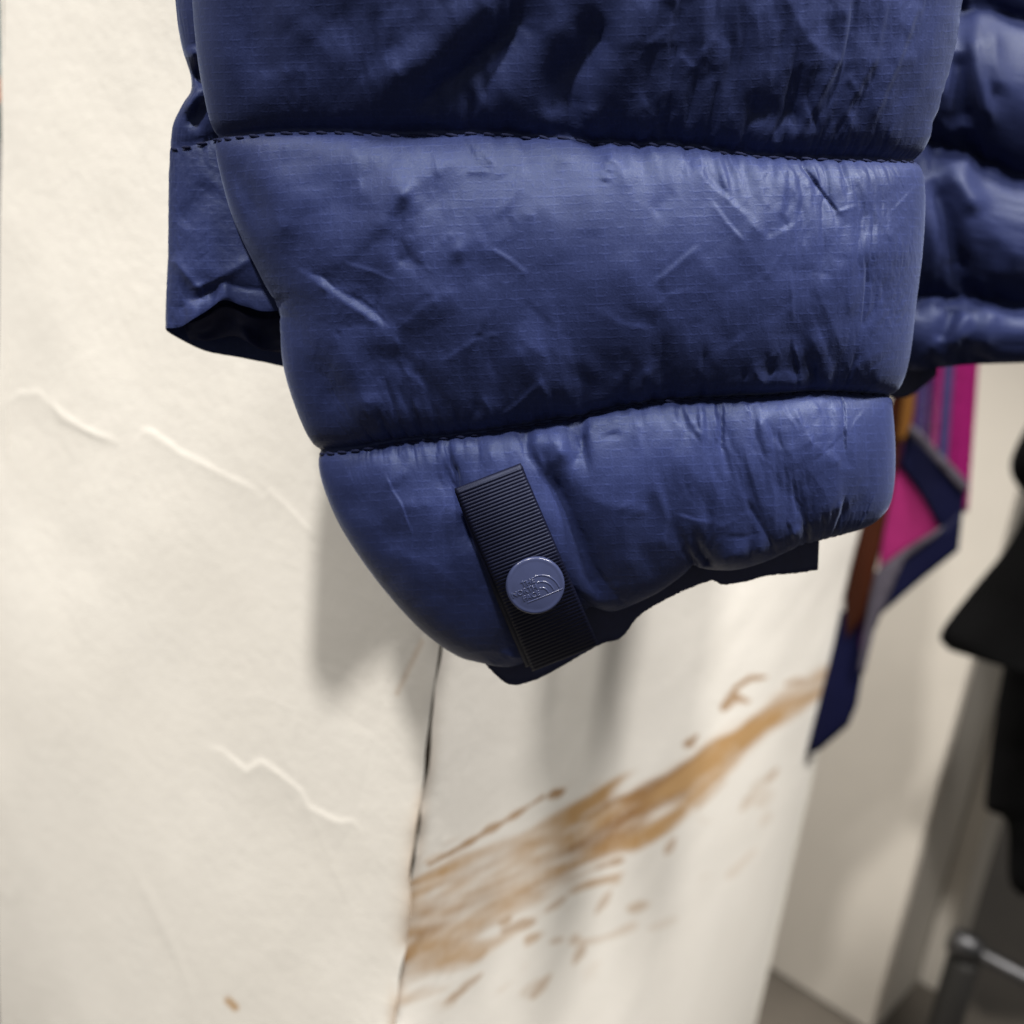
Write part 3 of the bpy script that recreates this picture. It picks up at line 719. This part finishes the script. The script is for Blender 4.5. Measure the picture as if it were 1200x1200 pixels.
# ------------------------------------------------------------------ cuff strap with its snap
TL, TR, BR, BL = np.array([534., 577.]), np.array([612., 547.]), np.array([702., 756.]), np.array([624., 787.])
fpx, fpy, fd = proj(SLEEVE[:, :CF].reshape(-1, 3))
def surf_depth(x, y):
    k = (np.abs(fpx - x) < 7) & (np.abs(fpy - y) < 7)
    return fd[k].min() if k.any() else dmid(x, y) - .004
vv = np.linspace(0, 1, 24); cen = (TL + TR)[None] / 2 * (1 - vv)[:, None] + (BL + BR)[None] / 2 * vv[:, None]
sd = np.array([min(surf_depth(*(c + o)) for o in ((0, 0), (-32, 12), (32, -12))) for c in cen])
co = np.polyfit(vv, sd, 3); sdf = np.polyval(co, vv); sdf -= max(0, (sdf - sd).max()); off = .0014
def sdepth(v): return np.interp(v, vv, sdf) - off
NRIB = 56; per = 6; nL = NRIB * per + 1; nW = 22; TH = .0011
v1 = np.linspace(0, 1, nL); wv = np.linspace(0, 1, nW)
def strap_pt(v, w, extra):
    v = np.asarray(v)[:, None]; w = np.asarray(w)[None, :]
    bow = 5.0 * np.exp(-((v - .42) / .12) ** 2) * (w - .5) * 2 * np.sin(w * np.pi) ** .5 * .0
    l = TL * (1 - v[..., None]) + BL * v[..., None]; r = TR * (1 - v[..., None]) + BR * v[..., None]
    q = l * (1 - w[..., None]) + r * w[..., None]
    d = sdepth(v) + .0012 * ((w - .5) * 2) ** 2 - .0012 * np.exp(-((v - .5) / .12) ** 2) - extra
    return P(q[..., 0], q[..., 1] + bow, d + 0 * w)
rib = .00027 * np.abs(np.sin(np.pi * NRIB * v1)) ** .8
front = strap_pt(v1, wv, rib[:, None] * np.ones(nW) * np.clip(np.minimum(wv, 1 - wv) * 30, .25, 1)[None])
# fold at the top, then the under layer coming back down a little to the left
topc = []
updir = (front[0] - front[6]); updir /= np.linalg.norm(updir, axis=1, keepdims=True)
back = RW @ np.array([0, 0, -1.0])
for a in np.linspace(0, np.pi, 9)[1:-1]:
    topc.append(front[0] + updir * (.0011 * math.sin(a)) + back * (.0011 * (1 - math.cos(a))))
v2 = np.linspace(0, .96, 120)
lat = front[0, 0] - front[0, -1]; lat /= np.linalg.norm(lat)
under = strap_pt(v2, wv, -.0022 + 0 * wv[None]) + lat * (.0012 * np.sin(v2 * 3.14 * .62))[:, None, None]
path = np.concatenate([front[::-1], np.array(topc), under], 0)
nP = len(path)
# thickness: shift inwards
nrm = np.gradient(path, axis=0); wd = np.gradient(path, axis=1); nn = np.cross(nrm, wd); nn /= np.linalg.norm(nn, axis=2, keepdims=True)
if (nn[10, 5] @ back) < 0: nn = -nn
inner = path + nn * .0006
V = np.concatenate([path.reshape(-1, 3), inner.reshape(-1, 3)]); N0 = nP * nW
idx = np.arange(N0).reshape(nP, nW); loop = np.r_[idx[0], idx[1:, -1], idx[-1, ::-1][1:], idx[::-1, 0][1:-1]]
rim = [[loop[i], loop[(i + 1) % len(loop)], loop[(i + 1) % len(loop)] + N0, loop[i] + N0] for i in range(len(loop))]
me = mesh_np('cuff_strap', V, np.vstack([grid_faces(nP, nW), grid_faces(nP, nW, flip=True) + N0, rim]))
bm = bmesh.new(); bm.from_mesh(me); bmesh.ops.recalc_face_normals(bm, faces=bm.faces); bm.to_mesh(me); bm.free()
strap = link('cuff_strap', me, M_WEB, jacket)

# snap cap: a turned plastic disc
vc = .5; sc_px = np.array([627., 685.])
vpar = ((sc_px - (TL + TR) / 2) @ ((BL + BR) / 2 - (TL + TR) / 2)) / np.sum(((BL + BR) / 2 - (TL + TR) / 2) ** 2)
dS = float(sdepth(vpar)) - .0017
cS = P(sc_px[0], sc_px[1], dS); RS = 34.5 / F * dS
axx = P(sc_px[0] + 79, sc_px[1] - 31, dS) - cS; axx /= np.linalg.norm(axx)
_q = strap_pt(np.array([vpar - .14, vpar + .14]), np.array([.1, .9]), 0)
axx = _q[:, 1].mean(0) - _q[:, 0].mean(0); axx /= np.linalg.norm(axx)
axy = _q[0].mean(0) - _q[1].mean(0); axy -= axy.dot(axx) * axx; axy /= np.linalg.norm(axy); axz = np.cross(axx, axy); axz = .35 * axz + .65 * (RW @ np.array([.02, .05, 1.0])); axz -= axz.dot(axx) * axx; axz /= np.linalg.norm(axz); axy = np.cross(axz, axx)
cS = strap_pt(np.array([vpar]), np.array([.5]), 0)[0, 0]; cS = P(sc_px[0], sc_px[1], proj(cS)[2] - .0022)
def lathe(name, prof, seg, mat, parent):
    a = np.linspace(0, 2 * np.pi, seg, endpoint=False); pr_ = np.asarray(prof)
    v = np.stack([pr_[:, :1] * np.cos(a), pr_[:, :1] * np.sin(a), pr_[:, 1:] + 0 * a], -1) * RS
    v = cS + v[..., :1] * axx + v[..., 1:2] * axy + v[..., 2:] * axz
    return link(name, mesh_np(name, v, grid_faces(len(pr_), seg, True)), mat, parent)
snap = lathe('snap_button', [(.002, .262), (.3, .252), (.6, .228), (.80, .205), (.86, .198), (.90, .203), (.945, .195), (.975, .17), (.995, .12), (1, .06), (.985, .01), (.95, -.02), (.6, -.03), (.002, -.03)], 72, M_SNAP, jacket)
post = lathe('snap_socket', [(.002, -.03), (.62, -.03), (.64, -.06), (.64, -.3), (.5, -.34), (.002, -.34)], 40, plain('dark_metal_socket', (.05, .05, .06), .4, 1.0), jacket)
post.parent = snap; post.matrix_parent_inverse = snap.matrix_world.inverted()
# raised emblem: three lines of lettering beside a quartered dome of arcs over a base line
def topz(r): return np.interp(r, [0, .3, .6, .8], [.262, .252, .228, .205])
def to_world(loc):
    loc = np.asarray(loc) * RS
    return cS + loc[..., :1] * axx + loc[..., 1:2] * axy + loc[..., 2:] * axz
def ridge(name, pts, w, hgt, parent):
    p = np.asarray(pts, float); t = np.gradient(p, axis=0); t /= np.linalg.norm(t, axis=1, keepdims=True); nn = np.stack([-t[:, 1], t[:, 0]], -1)
    rows = []
    for sx, sz in ((-1, -.03), (-.7, .6), (0, 1), (.7, .6), (1, -.03)):
        q = p + nn * w * sx; rows.append(np.c_[q, topz(np.hypot(q[:, 0], q[:, 1])) + hgt * sz])
    return link(name, mesh_np(name, to_world(np.array(rows)), grid_faces(5, len(p))), M_SNAP, parent)
cx_, cy_ = .10, -.36
for rr in (.24, .46, .68):
    a = np.linspace(np.pi / 2, .02, 30)
    ridge('emblem_arc', np.c_[cx_ + rr * np.cos(a) * .92, cy_ + rr * np.sin(a)], .034, .018, snap)
ridge('emblem_line', np.c_[np.linspace(-.45, .82, 20), np.full(20, cy_ - .07)], .02, .022, snap)
def lettering(txt, x, y, size):
    cu = bpy.data.curves.new('lettering', 'FONT'); cu.body = txt; cu.size = size; cu.extrude = .012; cu.bevel_depth = .008; cu.bevel_resolution = 1; cu.resolution_u = 3
    cu.align_x = 'RIGHT'
    ob = bpy.data.objects.new('tmp', cu); COL.objects.link(ob); dg = bpy.context.evaluated_depsgraph_get(); dg.update()
    me = bpy.data.meshes.new_from_object(ob.evaluated_get(dg)); bpy.data.objects.remove(ob)
    v = np.array([t.co[:] for t in me.vertices]); v[:, 0] += x; v[:, 1] += y; v[:, 2] += topz(np.hypot(v[:, 0], v[:, 1])) + .004
    me.vertices.foreach_set('co', to_world(v).astype(np.float32).ravel()); me.update(); me.name = 'lettering'
    link('lettering', me, M_SNAP, snap)
lettering('THE', .05, .14, .26); lettering('NORTH', .05, -.10, .26); lettering('FACE', .05, -.34, .26)

# ------------------------------------------------------------------ things behind
M_WALL = plain('cream_painted_pillar', (.62, .58, .52), .6, nscale=5, namt=.12, bump=.0008, bscale=30)
# second pillar: its near corner is seen at the right, its base low behind the first pillar
def floor_pt(px, py):
    d = P(px, py, 1.0) - CAM; t = (FLOOR_Z - CAM[2]) / d[2]; return CAM + d * t
pc = floor_pt(1022, 1212); pa = floor_pt(893, 1130)
ul = (pa - pc) / np.linalg.norm(pa - pc); pa = pc + ul * 1.3
pbk = floor_pt(1095, 1190); ub = np.array([-ul[1], ul[0], 0]);
if ub[1] < 0: ub = -ub
wb = .16
rear = empty('rear_pillar', pc, 'smooth cream pillar in the blurred background behind the scarf', 'pillar')
def prism(name, base, z0, z1, mat, parent, bev=.004):
    bm = bmesh.new(); lo = [bm.verts.new((p[0], p[1], z0)) for p in base]; hi = [bm.verts.new((p[0], p[1], z1)) for p in base]; n = len(base)
    bm.faces.new(lo); bm.faces.new(hi[::-1])
    for i in range(n): bm.faces.new([lo[i], lo[(i + 1) % n], hi[(i + 1) % n], hi[i]])
    bmesh.ops.recalc_face_normals(bm, faces=bm.faces)
    bmesh.ops.bevel(bm, geom=bm.edges[:], offset=bev, segments=2, affect='EDGES')
    me = bpy.data.meshes.new(name); bm.to_mesh(me); bm.free(); return link(name, me, mat, parent)
prism('shaft', [pc, pa, pa + ub * wb, pc + ub * wb], 0, 1.75, M_WALL, rear)
prism('pilaster', [pc + ub * (wb + .001), pc + ub * (wb + .001) - ul * .03, pc + ub * (wb + .10) - ul * .03, pc + ub * (wb + .10)], 0, .62, M_WALL, rear)

def cloth_poly(name, pts, dep, mat, parent, thick=.0012, amp=.004, seed=1, lam=.05, div=3.0):
    """hanging piece of cloth: outline filled, subdivided, rippled and given thickness"""
    bm = bmesh.new(); p = np.asarray(pts, float)
    vs_ = [bm.verts.new((x, y, 0)) for x, y in p]; bm.faces.new(vs_)
    bmesh.ops.triangulate(bm, faces=bm.faces)
    for _ in range(5):
        es = [e for e in bm.edges if e.calc_length() > div * 4]
        if not es: break
        bmesh.ops.subdivide_edges(bm, edges=es, cuts=1)
        bmesh.ops.triangulate(bm, faces=bm.faces)
    g = np.random.default_rng(seed); ks = g.uniform(.5, 1.5, 6); ph = g.uniform(0, 6.28, 6)
    for v in bm.verts:
        x, y = v.co.x, v.co.y
        d = dep(x, y) + amp * sum(math.sin((x * (1 + .2 * i) + y * .15 * (i - 2)) * lam * ks[i] + ph[i]) for i in range(6)) / 2.5
        v.co = Vector(P(x, y, d))
    bmesh.ops.recalc_face_normals(bm, faces=bm.faces)
    for f in bm.faces: f.smooth = True
    me = bpy.data.meshes.new(name); bm.to_mesh(me); bm.free()
    o = link(name, me, mat, parent)
    so = o.modifiers.new('thickness', 'SOLIDIFY'); so.thickness = thick; so.offset = 0
    return o

# silk scarf
sdp = lambda x, y: .90 + .10 * (y - 650) / 600
scarf = empty('silk_scarf', P(1070, 880, .95), 'silk scarf with magenta stripes and a navy border hanging beside the plaster pillar', 'scarf')
def silk(n, c): mt = plain(n, c, .6, nscale=80, namt=.15); mt.node_tree.nodes['Principled BSDF'].inputs['Specular IOR Level'].default_value = .12; return mt
mag, pur, navy, rust, grey, pink, gold, viol = silk('magenta_silk', (.19, .006, .085)), silk('purple_silk', (.045, .01, .06)), silk('navy_silk', (.003, .0038, .022)), silk('rust_silk', (.032, .007, .002)), silk('grey_piping', (.065, .058, .075)), silk('pink_silk', (.24, .016, .10)), silk('gold_silk', (.12, .05, .01)), silk('violet_silk', (.04, .03, .10))
x0s = [1060, 1082, 1092, 1102, 1109, 1122, 1127, 1150]; mats = [pur, viol, pur, mag, viol, mag, mag]
def edge_x(x, y):
    k = (y - 380) / 200; return x - 14 * k
for i in range(7):
    a, b = x0s[i], x0s[i + 1]
    cloth_poly('stripe', [(edge_x(a, 380), 380), (edge_x(b - .4, 380), 380), (edge_x(b - .4, 560), 560), (edge_x(b - .4, 600), 600), (edge_x(a, 600), 600), (edge_x(a, 500), 500)], lambda x, y: sdp(x, y) + .012, mats[i], scarf, seed=3, amp=.003)
cloth_poly('border_band', [(1063, 505), (1080, 520), (1131, 578), (1128, 600), (1122, 640), (1104, 622), (1080, 580), (1055, 545)], lambda x, y: sdp(x, y), navy, scarf, seed=3, amp=.003)
cloth_poly('piping', [(1068, 497), (1076, 503), (1135, 566), (1132, 580), (1080, 521), (1064, 507)], lambda x, y: sdp(x, y) - .004, grey, scarf, seed=3, amp=.003)
cloth_poly('border_band', [(1128, 598), (1123, 645), (1085, 675), (1030, 722), (1028, 690), (1060, 655), (1104, 620)], lambda x, y: sdp(x, y) - .006, navy, scarf, seed=3, amp=.003)
cloth_poly('piping', [(1106, 616), (1100, 626), (1060, 655), (1032, 682), (1024, 740), (1012, 790), (1006, 786), (1016, 720), (1024, 672), (1060, 644)], lambda x, y: sdp(x, y) - .010, grey, scarf, seed=3, amp=.003)
cloth_poly('inner_panel', [(1048, 545), (1062, 552), (1108, 618), (1070, 640), (1030, 668), (1035, 600)], lambda x, y: sdp(x, y) + .004, pink, scarf, seed=3, amp=.003)
cloth_poly('side_fold', [(1040, 440), (1068, 440), (1060, 500), (1044, 580), (1028, 660), (1012, 722), (992, 750), (990, 700), (1010, 610), (1028, 520)], lambda x, y: sdp(x, y) - .012, rust, scarf, seed=5, amp=.004)
cloth_poly('fold_edge', [(1060, 440), (1074, 440), (1070, 490), (1058, 520), (1052, 515), (1058, 470)], lambda x, y: sdp(x, y) - .020, gold, scarf, seed=5, amp=.002)
cloth_poly('lower_panel', [(1000, 700), (1022, 690), (1014, 760), (1006, 790), (990, 770)], lambda x, y: sdp(x, y) + .004, pur, scarf, seed=5, amp=.002)
cloth_poly('border_tip', [(985, 715), (1004, 720), (1010, 790), (1004, 826), (994, 850), (962, 878), (945, 886), (955, 800)], lambda x, y: sdp(x, y) - .002, navy, scarf, seed=6, amp=.003)
# its upper part goes on behind the jacket
cloth_poly('upper_drape', [(1050, 150), (1170, 150), (1158, 382), (1046, 382)], lambda x, y: sdp(x, y) + .014, mag, scarf, seed=3, amp=.003)

# black coat at the right edge
M_BLACK = plain('black_coated_cloth', (.003, .003, .0033), .75, nscale=25, namt=.5, bump=.003, bscale=18)
M_BLACK.node_tree.nodes['Principled BSDF'].inputs['Specular IOR Level'].default_value = .06
def blob(name, outline, dep, T, mat, parent, seed=1, nt_=56, rows=48):
    """stuffed closed shape: outline = left and right edges from top to bottom"""
    lft, rgt = outline; w = np.linspace(0, 1, rows); Lp = pl(lft, w); Rp = pl(rgt, w)
    a = np.linspace(0, 2 * np.pi, nt_, endpoint=False); t = (1 - np.cos(a)) / 2
    G = Lp[:, None] * (1 - t)[None, :, None] + Rp[:, None] * t[None, :, None]
    e = np.sin(a)[None]
    d = dep(G[..., 0], G[..., 1]) - np.sign(e) * np.abs(e) ** .7 * T * (1 + .12 * fnoise(rows, nt_, 5, 4, seed)) 
    v = P(G[..., 0], G[..., 1], d)
    V = np.vstack([v.reshape(-1, 3), v[0].mean(0)[None], v[-1].mean(0)[None]]); q = grid_faces(rows, nt_, True); n = rows * nt_
    k = np.arange(nt_); k2 = (k + 1) % nt_
    me = bpy.data.meshes.new(name)
    me.from_pydata(V.tolist(), [], q.tolist() + [[int(i), int(j), n] for i, j in zip(k, k2)] + [[int(n - nt_ + j), int(n - nt_ + i), n + 1] for i, j in zip(k, k2)])
    me.polygons.foreach_set('use_smooth', np.ones(len(me.polygons), bool)); me.update()
    return link(name, me, mat, parent)
bd = lambda x, y: 1.0 + .10 * (y - 700) / 500
coat = empty('black_coat', P(1250, 1000, 1.08), 'black coat with a wide flared sleeve hanging at the right edge', 'coat')
blob('sleeve', ([(1235, 470), (1205, 585), (1180, 640), (1140, 690), (1102, 742), (1112, 762)], [(1420, 470), (1415, 560), (1410, 640), (1400, 720), (1390, 800), (1330, 830)]), bd, .035, M_BLACK, coat, 4)
blob('cuff_tab', ([(1215, 478), (1192, 520), (1184, 545), (1190, 566), (1212, 590)], [(1300, 470), (1300, 520), (1300, 550), (1300, 580), (1300, 600)]), lambda x, y: bd(x, y) + .05, .02, M_BLACK, coat, 6)
blob('body', ([(1190, 730), (1172, 800), (1155, 930), (1158, 950), (1180, 965), (1182, 1030), (1196, 1050)], [(1420, 730), (1420, 800), (1420, 930), (1420, 950), (1420, 990), (1420, 1030), (1420, 1060)]), lambda x, y: bd(x, y) + .09, .03, M_BLACK, coat, 5)

# chrome garment rack foot at the lower right
M_CHROME = plain('brushed_chrome', (.10, .10, .105), .42, 1.0, nscale=200, namt=.08)
M_RUB = plain('black_rubber', (.018, .017, .016), .6, nscale=80, namt=.3)
def tube(name, a, b, r, mat, parent, seg=20):
    a, b = Vector(a), Vector(b); z = (b - a).normalized(); L = (b - a).length
    bm = bmesh.new()
    for q, rr in ((0, r * .8), (r * .3, r), (L - r * .3, r), (L, r * .8)):
        pass
    x = z.orthogonal().normalized(); y = z.cross(x); rings = []
    for q, rr in ((0, r * .75), (r * .3, r), (L - r * .3, r), (L, r * .75)):
        rings.append([bm.verts.new(a + z * q + (x * math.cos(k * 2 * math.pi / seg) + y * math.sin(k * 2 * math.pi / seg)) * rr) for k in range(seg)])
    for i in range(3):
        for k in range(seg): bm.faces.new([rings[i][k], rings[i][(k + 1) % seg], rings[i + 1][(k + 1) % seg], rings[i + 1][k]])
    bm.faces.new(rings[0][::-1]); bm.faces.new(rings[-1])
    for f in bm.faces: f.smooth = len(f.verts) == 4
    me = bpy.data.meshes.new(name); bm.to_mesh(me); bm.free(); return link(name, me, mat, parent)
rk = P(1134, 1110, 1.05); rk2 = P(1330, 1215, 1.0)
rack = empty('garment_rack', P(1120, 1190, 1.05), 'chrome rail with a black foot standing low at the right corner', 'rack')
rl = tube('rail', rk, rk2, .0085, M_CHROME, rack)
dr_ = (rk2 - rk) / np.linalg.norm(rk2 - rk)
tube('end_cap', rk - dr_ * .018, rk + dr_ * .012, .0145, M_CHROME, rack)
ft = rk + dr_ * .0 ; ftb = ft.copy(); ftb[2] = .003
tube('foot', ft - np.array([0, 0, .013]), ftb, .016, M_RUB, rack)

# garments just past the pillar's left edge
tealg = empty('teal_garment', P(-40, 170, .8), 'teal and black garment just visible past the left edge of the pillar', 'garment')
gd = lambda x, y: .72
blob('body', ([(-260, -260), (-250, -100), (-250, 60), (-245, 165)], [(18, -260), (16, -100), (14, 60), (12, 165)]), gd, .04, plain('teal_knit', (.02, .12, .13), .7, nscale=40, namt=.4), tealg, 8)
blob('trim', ([(-60, 90), (-60, 108), (-60, 120)], [(16, 90), (17, 106), (15, 122)]), lambda x, y: .674, .012, plain('orange_trim', (.5, .16, .05), .6, nscale=40, namt=.2), tealg, 9)
